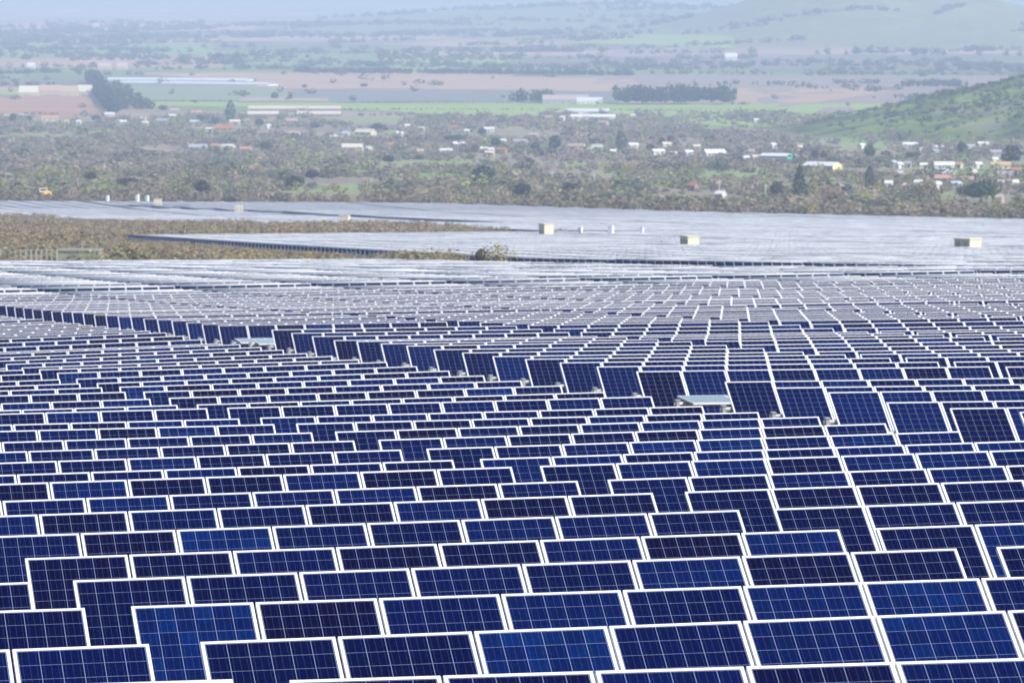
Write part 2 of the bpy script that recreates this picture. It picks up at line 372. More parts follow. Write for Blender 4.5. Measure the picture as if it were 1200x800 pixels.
# which tables show in the frame
cand = []; extra = []
for k in range(-6, 147):
    v = V0 + k * P
    for T in range(-4, 13):
        u0 = tab_u(T)
        X0, Y0 = uv2xy(u0, v); X1, Y1 = uv2xy(u0 + TL, v)
        z0 = float(ztop(u0, v)); x0, y0, d = project(X0, Y0, z0); x1, y1, d1 = project(X1, Y1, z0)
        if k >= -1 and x1 > 3 and x0 < 1197 and y1 < 800: cand.append((k, T, (x0 + x1) / 2))
        elif x1 > -700 and x0 < 1900: extra.append((k, T))
cand.sort(key=lambda c: (c[0], c[1]))
near, rest = cand[:300], cand[300:]
byrow = {}
for k, T, x in near: byrow.setdefault(k, []).append(T)
for k, T, x in near:
    if (k, T) in ((32, 3), (33, 3), (17, 3)): pass
    o = build_table(k, T, 2 if k <= 12 else 1)
    Ts = byrow[k]; i = Ts.index(T); n = len(Ts)
    row = ordn(k + 2)
    pos = 'leftmost' if i == 0 else ('rightmost' if i == n - 1 else ordn(i + 1) + ' from left')
    if (k, T) in FLAT:
        lab = {17: 'pale table tipped flat, its bare end showing at the aisle near the photo centre', 32: 'pale table lying flat at the aisle left of centre, the nearer of two', 33: 'pale table lying flat at the aisle left of centre, the farther of two'}[k]
    elif T == 3: lab = f'tall blue solar table with its left end open on the wide aisle, {row} row up'
    elif T == 2: lab = f'blue solar table ending at the wide aisle on its right, {row} row up'
    else: lab = f'blue solar table, {pos} in the {row} row up from the bottom edge'
    tag(o, lab, 'solar table', 'eight-panel solar tables in rows on the slope')
print('near tables', len(near), 'last row', near[-1][0], 'rest', len(rest))
# everything farther: one mesh of whole tables
def aisle_far(u, v):
    a = [(300, 2150), (262, 1950), (255, 1700)]
    return False
jobs = [(k, T) for k, T, x in rest] + extra
# right-hand field behind the second aisle, and the far field behind the scrub
X640 = lambda v, px: v * math.tan(PSI + math.atan((px - 600) / FPX))
def inpoly(u, v, poly):
    c = False; j = len(poly) - 1
    for i in range(len(poly)):
        if (poly[i][1] > v) != (poly[j][1] > v) and u < (poly[j][0] - poly[i][0]) * (v - poly[i][1]) / (poly[j][1] - poly[i][1]) + poly[i][0]: c = not c
        j = i
    return c
FB = [(129, 380), (129, 1136), (X640(1290, 645), 1290), (X640(1310, 760), 1310), (X640(1322, 800), 1322), (X640(1322, 1700), 1322), (X640(400, 1900), 380)]
FC = [(X640(1325, 645), 1325), (X640(1500, 400), 1500), (X640(1800, 0), 1800), (X640(1960, -350), 1960), (X640(2300, -350), 2300), (X640(2300, 500), 2300), (X640(2170, 700), 2170), (X640(1900, 1200), 1900), (X640(1800, 1600), 1800), (X640(1323, 1600), 1323), (X640(1323, 780), 1323)]
AISLE = [(X640(2180, 150), 2180), (X640(2060, 290), 2060), (X640(1880, 420), 1880), (X640(1650, 560), 1650)]
def aisle_d(u, v):
    best = 1e9
    for a, b in zip(AISLE, AISLE[1:]):
        dx, dy = b[0] - a[0], b[1] - a[1]; t = max(0, min(1, ((u - a[0]) * dx + (v - a[1]) * dy) / (dx * dx + dy * dy)))
        best = min(best, math.hypot(u - a[0] - t * dx, v - a[1] - t * dy))
    return best
cabins = [(640, 275.0, 1), (404, 259.5, 1), (280, 243.5, 1), (185, 237.5, 1), (808, 289, 1), (1134, 292.5, 1)]
cab_uv = []
for px, py, _ in cabins:
    q = P3(px, py + 7.0); cab_uv.append(xy2uv(q[0], q[1]))
for k in range(76, 505):
    v = V0 + k * P
    for T in range(0, 110):
        u0 = tab_u(T); um = u0 + TL / 2
        if um > v * .36 + 60: break
        if inpoly(um, v, FB) or inpoly(um, v, FC):
            if T < 13: continue
            if aisle_d(um, v) < 9 or any(abs(um - a) < 9 and -4 < v - b < 7 for a, b in cab_uv): continue
            jobs.append((k, T))
nt_ = len(jobs); print('stuff tables', nt_)
Vv = np.zeros((nt_, 8, 3)); 
ka = np.array([j[0] for j in jobs], float); Ta = np.array([tab_u(j[1]) for j in jobs])
va = V0 + ka * P
rn = np.array([row_noise(int(k)) for k in ka]) + .03 * (hsh(ka, np.floor(Ta / 26)) - .5) * (va > 700) + .034 * (hsh(ka * 1.7, Ta) - .5)
z0 = ztop(Ta, va) + rn; z1 = ztop(Ta + TL, va) + rn
cb_, sb_ = math.cos(BETA), math.sin(BETA)
for i, (du, t, w) in enumerate(((0, 1, 0), (TL - .02, 1, 0), (TL - .02, 0, 0), (0, 0, 0), (0, 1, -.04), (TL - .02, 1, -.04), (TL - .02, 0, -.04), (0, 0, -.04))):
    uu = Ta + du; vvv = va - (1 - t) * L * cb_ + 0 * w - w * -sb_ * -1
    zz = (z0 if du == 0 else z1) - (1 - t) * L * sb_ + w * cb_
    x, y = uv2xy(uu, va - (1 - t) * L * cb_ - w * sb_)
    Vv[:, i] = np.stack([x, y, zz], -1)
fq = np.array([[3, 2, 1, 0], [4, 5, 6, 7], [0, 1, 5, 4], [2, 3, 7, 6], [1, 2, 6, 5], [3, 0, 4, 7]])
Fq = (np.arange(nt_)[:, None, None] * 8 + fq[None]).reshape(-1, 4)
mi = np.tile([0, 1, 1, 1, 1, 1], nt_)
uvq = np.zeros((nt_, 6, 4, 2)); uvq[:, 0] = [[0.0, 0], [TL - .0201, 0], [TL - .0201, L], [0.0, L]]
# posts for the ones nearer than 700 m
o = mesh_np('distant_solar_tables', Vv.reshape(-1, 3), Fq, [M_FAR, M_FRAME], uv=uvq.reshape(-1, 2), mi=mi)
tag(o, 'thousands of distant solar tables merging into pale lavender fields across the slope', 'solar field', kind='stuff')
npz = [i for i in range(nt_) if va[i] < 1200]
pv = []; 
for i in npz:
    for du in (-.17, TL + .1):
        pv.append((Ta[i] + du, va[i] - HL * cb_, z0[i] - HT))
pv = np.array(pv); x, y = uv2xy(pv[:, 0], pv[:, 1]); c = np.stack([x, y, pv[:, 2]], -1)
off = np.array([(a, b, h) for h in (-.3, HP - .12) for a, b in ((-.05, -.05), (.05, -.05), (.05, .05), (-.05, .05))])
Pv = (c[:, None] + off[None]).reshape(-1, 3)
Fp = (np.arange(len(c))[:, None, None] * 8 + np.array([[0, 1, 5, 4], [1, 2, 6, 5], [2, 3, 7, 6], [3, 0, 4, 7]])[None]).reshape(-1, 4)
q = mesh_np('post', Pv, Fp, [M_STEEL], parent=o); tag(q, kind='stuff')

# ------------------------------------------------------------------ foliage
def clump(n, size, seed, shape='round'):
    r = np.random.default_rng(seed)
    d = r.normal(size=(n, 3)); d /= np.linalg.norm(d, axis=1)[:, None]
    lob = r.normal(size=(7, 3)); lob /= np.linalg.norm(lob, axis=1)[:, None]; lob[:, 2] = np.abs(lob[:, 2])
    bulge = 1 + .42 * (np.max(d @ lob.T, axis=1) - .75) * 2
    rad = (r.uniform(.35, 1, n) ** .5) * bulge
    p = d * rad[:, None]
    if shape == 'round': p = p * [.5, .5, .5] + [0, 0, .52]
    elif shape == 'shrub': p = p * [.5, .5, .62] + [0, 0, .35]; p[:, 2] = np.abs(p[:, 2])
    elif shape == 'cone':
        h = r.uniform(0, 1, n); a = r.uniform(0, 6.283, n); rr = (1 - h) ** .8 * .5 * r.uniform(.35, 1, n) ** .5 * (1 + .25 * np.sin(h * 38)); p = np.stack([np.cos(a) * rr, np.sin(a) * rr, .06 + h * .94], -1)
    elif shape == 'column':
        h = r.uniform(0, 1, n); a = r.uniform(0, 6.283, n); rr = .5 * np.sin(np.clip(h * .93 + .07, 0, 1) * math.pi) ** .5 * r.uniform(.3, 1, n) ** .5; p = np.stack([np.cos(a) * rr, np.sin(a) * rr, .05 + h * .95], -1)
    nn = d + r.normal(size=(n, 3)) * .7; nn /= np.linalg.norm(nn, axis=1)[:, None]
    t = np.cross(nn, r.normal(size=(n, 3))); t /= np.linalg.norm(t, axis=1)[:, None]; b = np.cross(nn, t)
    s = size * r.uniform(.6, 1.4, (n, 1))
    q = np.stack([p - t * s - b * s * .7, p + t * s - b * s * .7, p + t * s * .8 + b * s, p - t * s * .8 + b * s], 1)
    return q          # n,4,3 unit sized plant
def scatter(name, pos, wid, hgt, cols, n, size, seed, shape='shrub', jit=.25):
    """join many plants; pos (N,3)"""
    Nn = len(pos); var = [clump(n, size, seed + i, shape) for i in range(6)]
    r = np.random.default_rng(seed); ch = r.integers(0, 6, Nn); an = r.uniform(0, 6.283, Nn)
    V = np.stack(var)[ch].reshape(Nn, n * 4, 3)
    ca, sa = np.cos(an)[:, None], np.sin(an)[:, None]
    x = (V[..., 0] * ca - V[..., 1] * sa) * wid[:, None]; y = (V[..., 0] * sa + V[..., 1] * ca) * wid[:, None]; z = V[..., 2] * hgt[:, None]
    V = np.stack([x + pos[:, 0:1], y + pos[:, 1:2], z + pos[:, 2:3]], -1).reshape(-1, 3)
    leaf = r.uniform(1 - jit, 1 + jit, (Nn, n, 1, 1)); tint = (np.asarray(cols)[:, None, None, :] * leaf * np.ones((1, 1, 4, 1))).reshape(-1, 3)
    return mesh_np(name, V, np.arange(len(V), dtype=np.int32).reshape(-1, 4), [M_FOL], tint=np.clip(tint, 0, 1))
def pick(r, n, pal, wts):
    pal = np.array(pal); return pal[r.choice(len(pal), n, p=np.array(wts) / sum(wts))] * r.uniform(.75, 1.25, (n, 1))
BROWN = [(a * .86, b * .90, c * .84) for a, b, c in [(.40, .31, .25), (.34, .27, .23), (.44, .33, .24), (.28, .25, .18), (.37, .30, .21), (.43, .34, .20), (.42, .32, .24), (.36, .28, .25)]]
OLIVE = [(.13, .135, .085), (.27, .245, .16), (.21, .20, .13), (.32, .27, .20), (.28, .29, .12), (.25, .22, .16), (.38, .31, .22), (.12, .14, .09)]
def pickn(r, X, Y, pal, sx=55., sy=160., j=.18, s=4):
    pal = np.array(pal); t = vnoise(X / sx, Y / sy, s) * .65 + vnoise(X / sx * 3.1, Y / sy * 3.1, s + 1) * .35
    t = np.clip((t - .5) * 1.5 + .5 + r.normal(0, .13, len(X)), 0, .999)
    return pal[(t * len(pal)).astype(int)] * r.uniform(1 - j, 1 + j, (len(X), 1))
def uvpts(r, n, vlo, vhi, pxlo, pxhi):
    v = np.sqrt(r.uniform(vlo ** 2, vhi ** 2, n)); px = r.uniform(pxlo, pxhi, n)
    u = v * np.tan(PSI + np.arctan((px - 600) / FPX)); return u, v
r = np.random.default_rng(11)
# scrub between the fields
u, v = uvpts(r, 26000, 704, 1950, -260, 660)
m = np.array([(not inpoly(a, b, FB)) and (not inpoly(a, b, FC)) and not (a > 126 and b < 1136) for a, b in zip(u, v)])
edge = np.array([inpoly(a + 3, b, FB) or inpoly(a, b + 4, FC) or inpoly(a, b - 5, FB) or inpoly(a, b - 6, FC) for a, b in zip(u, v)])
m &= ~edge
X, Y = uv2xy(u, v)
nz = vnoise(X / 14, Y / 30, 3); m &= (nz + r.uniform(-.2, .2, len(u)) > .30)
for a, b in cab_uv: m &= ~((abs(u - a) < 7) & (v - b < 6) & (v - b > -30))
u, v, X, Y = u[m], v[m], X[m], Y[m]
Z = ground(X, Y); n = len(X)
hh = r.uniform(1.5, 2.7, n) * np.interp(vnoise(X / 25, Y / 60, 5), [.2, .8], [.65, 1.25])
pxx = X / Y * FPX + 600; hh = np.where((pxx > 110) & (pxx < 450) & (v > 745) & (v < 1150) & (u < 131), hh * .5, hh)
cols = pickn(r, X, Y, BROWN, 16, 60)
o = scatter('scrub', np.stack([X, Y, Z - .1], -1), hh * r.uniform(1.1, 1.9, n), hh, cols, 130, .05, 21, jit=.12)
tag(o, 'rusty brown winter scrub filling the ground between the solar fields', 'scrub', kind='stuff'); print('scrub', n)
# scrub and low trees beyond the fields
u, v = uvpts(r, 15000, 2230, 3150, -200, 1450)
X, Y = uv2xy(u, v); topv = np.interp((X / Y) * FPX + 600, [-300, 500, 700, 1200, 1600], [2318, 2318, 2190, 1925, 1820])
u2, v2 = uvpts(r, 3500, 1920, 2300, 640, 1450); X2, Y2 = uv2xy(u2, v2); t2 = np.interp((X2 / Y2) * FPX + 600, [-300, 500, 700, 1200, 1600], [2318, 2318, 2190, 1925, 1820])
v = np.r_[v, v2]; X = np.r_[X, X2]; Y = np.r_[Y, Y2]; topv = np.r_[topv, t2]
m = v > topv + 12
nz = vnoise(X / 40, Y / 120, 7); m &= (nz + r.uniform(-.3, .3, len(v)) > np.where(v < topv + 110, .12, .50))
LOADER = P3(52, 230.5)
m &= ~((np.abs(X - LOADER[0]) < 7) & (Y - LOADER[1] < 8) & (Y - LOADER[1] > -60))
X, Y, v = X[m], Y[m], v[m]; n = len(X); Z = ground(X, Y)
hh = r.uniform(1.3, 4.2, n) * np.where(r.uniform(size=n) < .12, 1.7, 1)
o = scatter('scrub', np.stack([X, Y, Z - .1], -1), hh * r.uniform(1.2, 2.0, n), hh, np.where((v < topv[m] + 140)[:, None] & (r.uniform(size=n) < .7)[:, None], pickn(r, X, Y, BROWN, 40, 90) * .8, pickn(r, X, Y, OLIVE, 30, 90)), 60, .085, 31, jit=.18)
tag(o, 'grey green scrub and low thorn trees behind the far edge of the solar field', 'scrub', kind='stuff'); print('scrub2', n)
# open woodland round the village
u, v = uvpts(r, 24000, 3100, 5500, -160, 1400); X, Y = uv2xy(u, v)
nz = vnoise(X / 60, Y / 260, 9); m = (nz + r.uniform(-.3, .3, len(v)) > np.where(hills(X, Y) > 6, .15, np.where((v > 3250) & (v < 4300), .46, .55))); m &= ~((v > 5380))
X, Y, v = X[m], Y[m], v[m]; n = len(X); Z = ground(X, Y)
hh = r.uniform(2.0, 4.2, n) * np.where(r.uniform(size=n) < .08, 1.9, 1)
WOOD = [(.17, .16, .13), (.27, .23, .19), (.33, .27, .21), (.23, .20, .17), (.30, .25, .21), (.27, .28, .14), (.14, .155, .11), (.34, .28, .22)]
hl = hills(X, Y) > 6; hh = np.where(hl, hh * .75, hh)
cc = pickn(r, X, Y, WOOD, 40, 200); cc[hl] = pick(r, int(hl.sum()), [(.05, .075, .04), (.08, .12, .04), (.11, .15, .05)], [3, 2, 1])
keep = ~hl | (r.uniform(size=n) < np.clip(.35 + (hills(X, Y) - 12) / 18, .35, 1)); X, Y, Z, hh, cc = X[keep], Y[keep], Z[keep], hh[keep], cc[keep]; n = len(X)
o = scatter('open_woodland', np.stack([X, Y, Z - .1], -1), hh * r.uniform(1.2, 2.1, n), hh, cc, 52, .09, 41, jit=.15)
tag(o, 'sparse grey violet thorn woodland spread over the valley floor around the village', 'woodland', kind='stuff'); print('wood', n)
# hedges, groves and tree rows of the farmland
def treeline(pts, hpx, dens, label, cols, wd=10., seed=1, name='treeline'):
    r = np.random.default_rng(seed); A = [P3(*p) for p in pts]; out = []
    for a, b in zip(A, A[1:]):
        ln = np.linalg.norm((b - a)[:2]); n = max(2, int(ln * dens)); t = r.uniform(0, 1, n)
        out.append(a[None] + (b - a)[None] * t[:, None])
    p = np.concatenate(out); p[:, 0] += r.uniform(-wd, wd, len(p)) * .3; p[:, 1] += r.uniform(-wd, wd, len(p)); p[:, 2] = ground(p[:, 0], p[:, 1])
    h = hpx * p[:, 1] / FPX * r.uniform(.65, 1.1, len(p))
    o = scatter(name, p - [0, 0, .2], h * r.uniform(.6, .95, len(p)), h, pick(r, len(p), cols, [1] * len(cols)), 60, .085, seed, 'round')
    return tag(o, label, 'trees', kind='stuff')
DG = [(.03, .055, .04), (.04, .07, .045), (.05, .065, .05)]; MG = [(.05, .08, .04), (.08, .10, .055), (.10, .095, .07)]
treeline([(345, 86.0), (560, 87.8), (745, 90)], 7.5, .75, 'long dark hedge line across the farmland behind the pink fields', DG, 6, 51)
treeline([(729, 122.5), (856, 122.5)], 20, .9, 'dense square grove of dark trees on the green strip', DG, 28, 52)
treeline([(857, 123.5), (877, 123.8)], 4.5, .3, 'low bushes trailing from the grove on its right', DG, 6, 53)
treeline([(602, 121.5), (622, 121.5)], 16, .5, 'round clump of dark trees left of the pink roofed shed', DG, 12, 54)
treeline([(625, 121), (645, 120)], 15, .35, 'lighter bushy trees touching the pink roofed shed', MG, 12, 55)
treeline([(107, 96), (118, 112), (133, 134)], 15, .26, 'slanting row of tall blue green trees beside the brown field', DG, 12, 56)
treeline([(124, 104), (140, 118), (165, 131)], 13, .08, 'thin bare trees standing right of the slanting tall row', MG, 60, 57)
treeline([(165, 119.5), (276, 119.5)], 2.2, .35, 'thin dark hedge along the edge of the left green field', DG, 3, 58)
treeline([(392, 120.5), (600, 121)], 1.6, .35, 'thin hedge along the top of the bright green strip', DG, 3, 59)
treeline([(244, 73), (282, 73)], 12, .25, 'hazy block of tall trees far off on the left', DG, 40, 60)
treeline([(345, 83), (410, 83)], 4, .2, 'short hedge in the hazy distance left of centre', DG, 10, 61)
treeline([(1060, 103), (1135, 103)], 10, .4, 'belt of dark trees just left of the green hill', DG, 20, 62)
treeline([(962, 66), (1010, 65), (1190, 68)], 10, .05, 'hazy wood at the foot of the far green hill', DG, 70, 63)
treeline([(0, 101), (62, 102)], 6, .2, 'dark hedge behind the long cream farm building', DG, 20, 64)
treeline([(800, 102), (905, 100), (960, 105)], 6, .12, 'broken hazy hedge behind the grove', MG, 60, 65)
treeline([(25, 134.5), (72, 134)], 3, .5, 'dark hedge along the near edge of the brown field', DG, 4, 66)
treeline([(380, 129), (900, 130.5)], 2.6, .4, 'ragged hedge between the bright green strip and the woodland', MG, 8, 67)
r = np.random.default_rng(77); pts = []
for i in range(290):
    v = float(np.exp(r.uniform(math.log(5600), math.log(15500)))); px = r.uniform(-150, 1350); u = v * math.tan(PSI + math.atan((px - 600) / FPX))
    ln = r.uniform(20, 260) * v / 7000; n = int(ln / r.uniform(5, 16)) + 2; t = r.uniform(-.5, .5, n) * ln; a = r.normal(0, .25)
    pts.append(np.stack([u + t * math.cos(a), v + t * math.sin(a) * 3 + r.uniform(-8, 8, n)], -1))
p = np.concatenate(pts); X, Y = uv2xy(p[:, 0], p[:, 1]); n = len(X); hh = r.uniform(4, 9, n) * np.interp(Y, [5600, 9000, 15000], [.8, 1.25, 1.7])
ok = ~((Y > 5350) & (Y < 7700) & (X > -700) & (X < 400) & (r.uniform(size=n) < .93)); X, Y, hh = X[ok], Y[ok], hh[ok]; n = len(X)
o = scatter('farmland_trees', np.stack([X, Y, ground(X, Y) - .3], -1), hh * r.uniform(.9, 2, n), hh, pick(r, n, [(.08, .10, .07), (.10, .12, .07), (.13, .13, .09)], [1] * 3), 40, .10, 71, 'round')
tag(o, 'hazy hedgerows and groves scattered over the distant farmland', 'trees', kind='stuff'); print('farm trees', n)

# single trees
def tree(px, py, hpx, wpx, kind, col, label, cat='tree', b=None):
    b = P3(px, py) if b is None else b; h = hpx * b[1] / FPX; w = wpx * b[1] / FPX
    root = empty('tree' if cat == 'tree' else 'shrub', b, r.uniform(0, 6))
    tk = MB(); tk.cyl((0, 0, -.3), (0, 0, h * .35), h * .032, h * .024, 8); tk.cyl((0, 0, h * .35), (h * .03, 0, h * .8), h * .024, h * .006, 8)
    for a in range(5):
        an = a * 1.26 + r.uniform(0, .5); z = h * r.uniform(.25, .5); tk.cyl((0, 0, z), (math.cos(an) * w * .32, math.sin(an) * w * .32, z + h * .28), h * .013, h * .004, 6)
    tk.build('trunk', M_BARK, root)
    shp = {'cone': 'cone', 'column': 'column'}.get(kind, 'round'); nn = {'bare': 420, 'cone': 700, 'column': 500}.get(kind, 520)
    q = clump(nn, .035 if shp != 'round' else .05, int(r.integers(1e6)), shp)
    if shp == 'round': q[..., 2] = .03 + q[..., 2] * .95
    q = q if kind != 'bare' else (q - q.mean(1, keepdims=True)) * .55 + q.mean(1, keepdims=True)
    V = q.reshape(-1, 3) * [w, w, h]; lf = r.uniform(.65, 1.35, (len(q), 1, 1)) * np.ones((1, 4, 1)); t = (np.array(col)[None, None] * lf).reshape(-1, 3)
    mesh_np('crown', V, np.arange(len(V), dtype=np.int32).reshape(-1, 4), [M_FOL], root, tint=t)
    return tag(root, label, cat)
dk = (.055, .07, .05); gd = (.07, .10, .045); yg = (.32, .31, .12); rb = (.38, .24, .16); bg = (.06, .095, .085)
TREES = [
 (937, 234, 40, 26, 'cone', gd, 'tall dark conifer standing just behind the solar field, right of centre'),
 (953, 236, 28, 15, 'column', yg, 'yellow green poplar touching the tall dark conifer on its right'),
 (971, 240, 24, 30, 'bare', rb, 'reddish brown bare tree right of the yellow green poplar'),
 (992, 229, 13, 14, 'round', dk, 'small black green tree between the bare tree and the dark cypress'),
 (911, 232, 18, 18, 'round', dk, 'dark round tree just left of the tall conifer'),
 (1019, 228, 33, 12, 'column', dk, 'slim dark cypress right of the reddish bare tree'),
 (1027, 228, 17, 13, 'round', yg, 'small yellowish tree at the foot of the slim cypress'),
 (1083, 244, 30, 40, 'bare', (.16, .11, .07), 'broad bare brown tree in front of the right end of the village'),
 (1150, 238, 26, 34, 'round', (.05, .10, .045), 'broad green tree below the salmon roofs on the right'),
 (1131, 234, 17, 18, 'round', gd, 'dark green tree leaning on the broad green tree'),
 (1185, 195, 24, 22, 'round', dk, 'dark tree with visible trunk at the right end of the village'),
 (1127, 182, 16, 11, 'round', dk, 'dark narrow tree below the green hill'),
 (1019, 187, 18, 12, 'round', gd, 'dark upright tree left of the houses below the hill'),
 (1068, 188, 10, 20, 'round', bg, 'low dark bushy tree among the white houses below the hill'),
 (1037, 186, 9, 14, 'round', bg, 'low dark tree between the white house and the hillside row'),
 (566, 218, 24, 28, 'round', bg, 'large dark blue green tree behind the field left of centre'),
 (588, 224, 12, 18, 'round', dk, 'dark bush tree to the right of the large blue green tree'),
 (612, 232, 17, 22, 'round', (.05, .06, .045), 'dark grey tree by the pale pole'),
 (668, 229, 15, 20, 'round', (.05, .06, .04), 'dark olive tree behind the middle of the field'),
 (720, 220, 9, 14, 'round', (.04, .07, .05), 'small green tree standing clear above the brown scrub'),
 (746, 231, 10, 14, 'round', dk, 'dark shrub like tree below the last pale pole'),
 (781, 242, 12, 16, 'round', dk, 'black green tree close to the edge of the field'),
 (237, 231, 19, 17, 'round', (.035, .035, .03), 'dark tree touching the far edge of the field, left side'),
 (229, 228, 22, 22, 'bare', (.15, .12, .08), 'brown bare tree behind the dark edge tree'),
 (345, 223, 18, 22, 'round', (.06, .08, .05), 'bushy green grey tree above the field, left of centre'),
 (366, 211, 12, 16, 'round', (.06, .06, .06), 'grey violet tree beyond the bushy green grey one'),
 (149, 222, 14, 26, 'round', (.05, .05, .045), 'long dark thicket tree behind the upright white cabinets'),
 (181, 214, 11, 16, 'round', (.07, .065, .065), 'grey round tree up the slope from the cream cabins'),
 (106, 213, 12, 14, 'round', (.06, .065, .045), 'dark olive tree between the yellow loader and the white cabinets'),
 (20, 226, 12, 16, 'round', (.04, .045, .05), 'dark tree left of the yellow loader'),
 (69, 223, 10, 16, 'round', (.05, .055, .045), 'dark shrub tree right behind the yellow loader'),
 (270, 142, 24, 12, 'column', bg, 'tall blue green poplar left of the long cream sheds'),
 (235, 142, 7, 10, 'round', bg, 'dark small tree below the salmon roofed houses'),
 (252, 147, 9, 10, 'round', bg, 'blue green small tree left of the cream house'),
 (304, 149, 9, 10, 'round', bg, 'dark small tree under the left end of the long sheds'),
 (322, 117, 9, 9, 'round', bg, 'lone tree in the tan strip above the long cream sheds'),
 (340, 117, 6, 7, 'round', bg, 'smaller lone tree in the tan strip above the long sheds'),
 (369, 151, 6, 12, 'round', bg, 'dark blue bushy tree under the right end of the long sheds'),
 (444, 155, 10, 20, 'round', bg, 'dark blue spreading tree above the white farmhouse'),
 (533, 167, 9, 25, 'round', bg, 'wide dark blue tree in the middle of the village'),
 (556, 180, 10, 9, 'column', gd, 'pointed green tree in front of the white bungalow'),
 (581, 175, 13, 13, 'round', gd, 'dark green tree left of the red roofed house'),
 (565, 160, 10, 10, 'round', bg, 'blue green tree below the white shed in the village'),
 (650, 181, 22, 16, 'round', bg, 'tall dark tree left of the tan roofed row'),
 (627, 180, 13, 12, 'round', bg, 'dark tree left of the tallest village tree'),
 (697, 170, 8, 16, 'round', (.03, .08, .03), 'bright green tree right behind the bright white house'),
 (728, 177, 22, 14, 'column', bg, 'tall dark poplar between two white houses'),
 (786, 171, 12, 9, 'round', bg, 'dark green upright tree behind the cream house'),
 (776, 171, 9, 8, 'round', bg, 'smaller dark tree beside the upright one behind the cream house'),
 (762, 178, 9, 9, 'round', bg, 'dark tree left of the white pavilion roof'),
 (955, 189, 14, 9, 'round', gd, 'dark tree between the green ended shed and the yellow building'),
 (964, 189, 12, 9, 'round', dk, 'black green tree behind the white and yellow building'),
 (455, 192, 10, 13, 'round', (.04, .06, .05), 'dark tree below the small reddish house'),
 (312, 178, 13, 14, 'round', gd, 'dark green tree right of the salmon roofed cottage'),
 (340, 185, 6, 10, 'round', (.03, .07, .04), 'low bright green tree in the middle of the scrub'),
 (353, 185, 7, 9, 'round', dk, 'low black tree beside the low bright green tree'),
 (113, 143, 8, 11, 'round', bg, 'dark green tree between the village cottages on the left'),
 (15, 144, 11, 8, 'round', bg, 'dark upright tree at the left edge of the village'),
 (34, 143, 7, 9, 'round', bg, 'dark tree left of the salmon roofed bungalow'),
 (191, 131, 8, 10, 'round', bg, 'blue green tree behind the pale blue roofed house'),
 (427, 103, 5, 10, 'round', bg, 'dark lone tree on the pink field'),
 (357, 104, 5, 6, 'round', bg, 'small lone tree on the left part of the pink field'),
 (31, 72, 9, 12, 'round', bg, 'hazy tree far off at the left'),
]
for t in TREES: tree(*t)
def at(px, v):
    u = v * math.tan(PSI + math.atan((px - 600) / FPX)); X, Y = uv2xy(u, v); return np.array([X, Y, float(ground(X, Y))])
tree(583, 303.5, 29, 44, 'bare', (.36, .32, .14), 'straggly yellow green shrub standing alone at the corner of the scrub', 'shrub', at(583, 706))
tree(563, 304.5, 23, 14, 'round', (.10, .11, .07), 'dark shrub touching the straggly yellow green one', 'shrub', at(563, 704))

# ------------------------------------------------------------------ fields on the valley floor
def fieldmat(name, c1, c2, sc=.02):
    m, nt, b = mat(name); geo = N(nt, 'ShaderNodeNewGeometry'); mp = N(nt, 'ShaderNodeMapping'); mp.inputs['Scale'].default_value = (.15, 1, 1)
    n = N(nt, 'ShaderNodeTexNoise'); n.inputs['Scale'].default_value = sc; n.inputs['Detail'].default_value = 6
    nt.links.new(geo.outputs['Position'], mp.inputs[0]); nt.links.new(mp.outputs[0], n.inputs['Vector'])
    nt.links.new(ramp(nt, n.outputs[0], [(.35, c1), (.65, c2)]), b.inputs['Base Color']); b.inputs['Roughness'].default_value = 1; b.inputs['Specular IOR Level'].default_value = .05
    return m
F_PINK = fieldmat('ploughed_field', (.46, .31, .21), (.35, .25, .19)); F_BROWN = fieldmat('red_soil', (.42, .24, .15), (.33, .20, .14)); F_GREEN = fieldmat('green_crop', (.25, .33, .11), (.30, .36, .13)); F_GREY = fieldmat('stubble', (.22, .20, .20), (.17, .19, .17)); F_TAN = fieldmat('tan_track', (.40, .29, .22), (.33, .26, .20)); F_PALE = fieldmat('dry_grass', (.30, .30, .17), (.36, .34, .20))
def field(poly, m, lift=.35):
    P_ = [P3(*p) for p in poly]
    # subdivide as a fan grid
    b = MB(); n = 24
    A, B, C_, D_ = P_
    for i in range(n):
        for j in range(6):
            q = []
            for (s, t) in ((i / n, j / 6), ((i + 1) / n, j / 6), ((i + 1) / n, (j + 1) / 6), (i / n, (j + 1) / 6)):
                w = (A * (1 - s) + B * s) * (1 - t) + (D_ * (1 - s) + C_ * s) * t; w[2] = float(ground(w[0], w[1])) + lift; q.append(tuple(w))
            b.face(q[::1])
    o = b.build('field', m); tag(o, kind='structure'); return o
# corners: near-left, near-right, far-right, far-left
field([(0 - 60, 136), (120, 134.5), (103, 113), (-60, 113)], F_BROWN)
field([(-60, 111.5), (24, 111.5), (24, 106), (-60, 106)], F_GREEN, .25)
field([(300, 103), (760, 108), (740, 92), (300, 87)], F_PINK)
field([(345, 119.5), (700, 120), (740, 109), (345, 105)], F_GREY, .3)
field([(165, 124.5), (400, 127), (395, 120.5), (165, 119.8)], F_GREEN, .45)
field([(170, 118.5), (345, 118.5), (330, 102.5), (128, 101)], fieldmat('pale_crop', (.20, .25, .15), (.25, .28, .17)), .4)
field([(395, 128), (1045, 131), (1045, 122.5), (395, 121.5)], F_GREEN, .5)
field([(280, 119.6), (385, 119.8), (385, 115.5), (282, 115)], F_TAN, .62)
field([(862, 121.3), (955, 121.3), (1062, 104), (858, 104)], F_PINK, .42)
field([(690, 121), (725, 121), (725, 108), (690, 108)], F_GREY, .52)
field([(700, 98), (1200, 99), (1200, 89), (700, 89)], fieldmat('pale_soil', (.32, .235, .21), (.24, .21, .18)), .3)
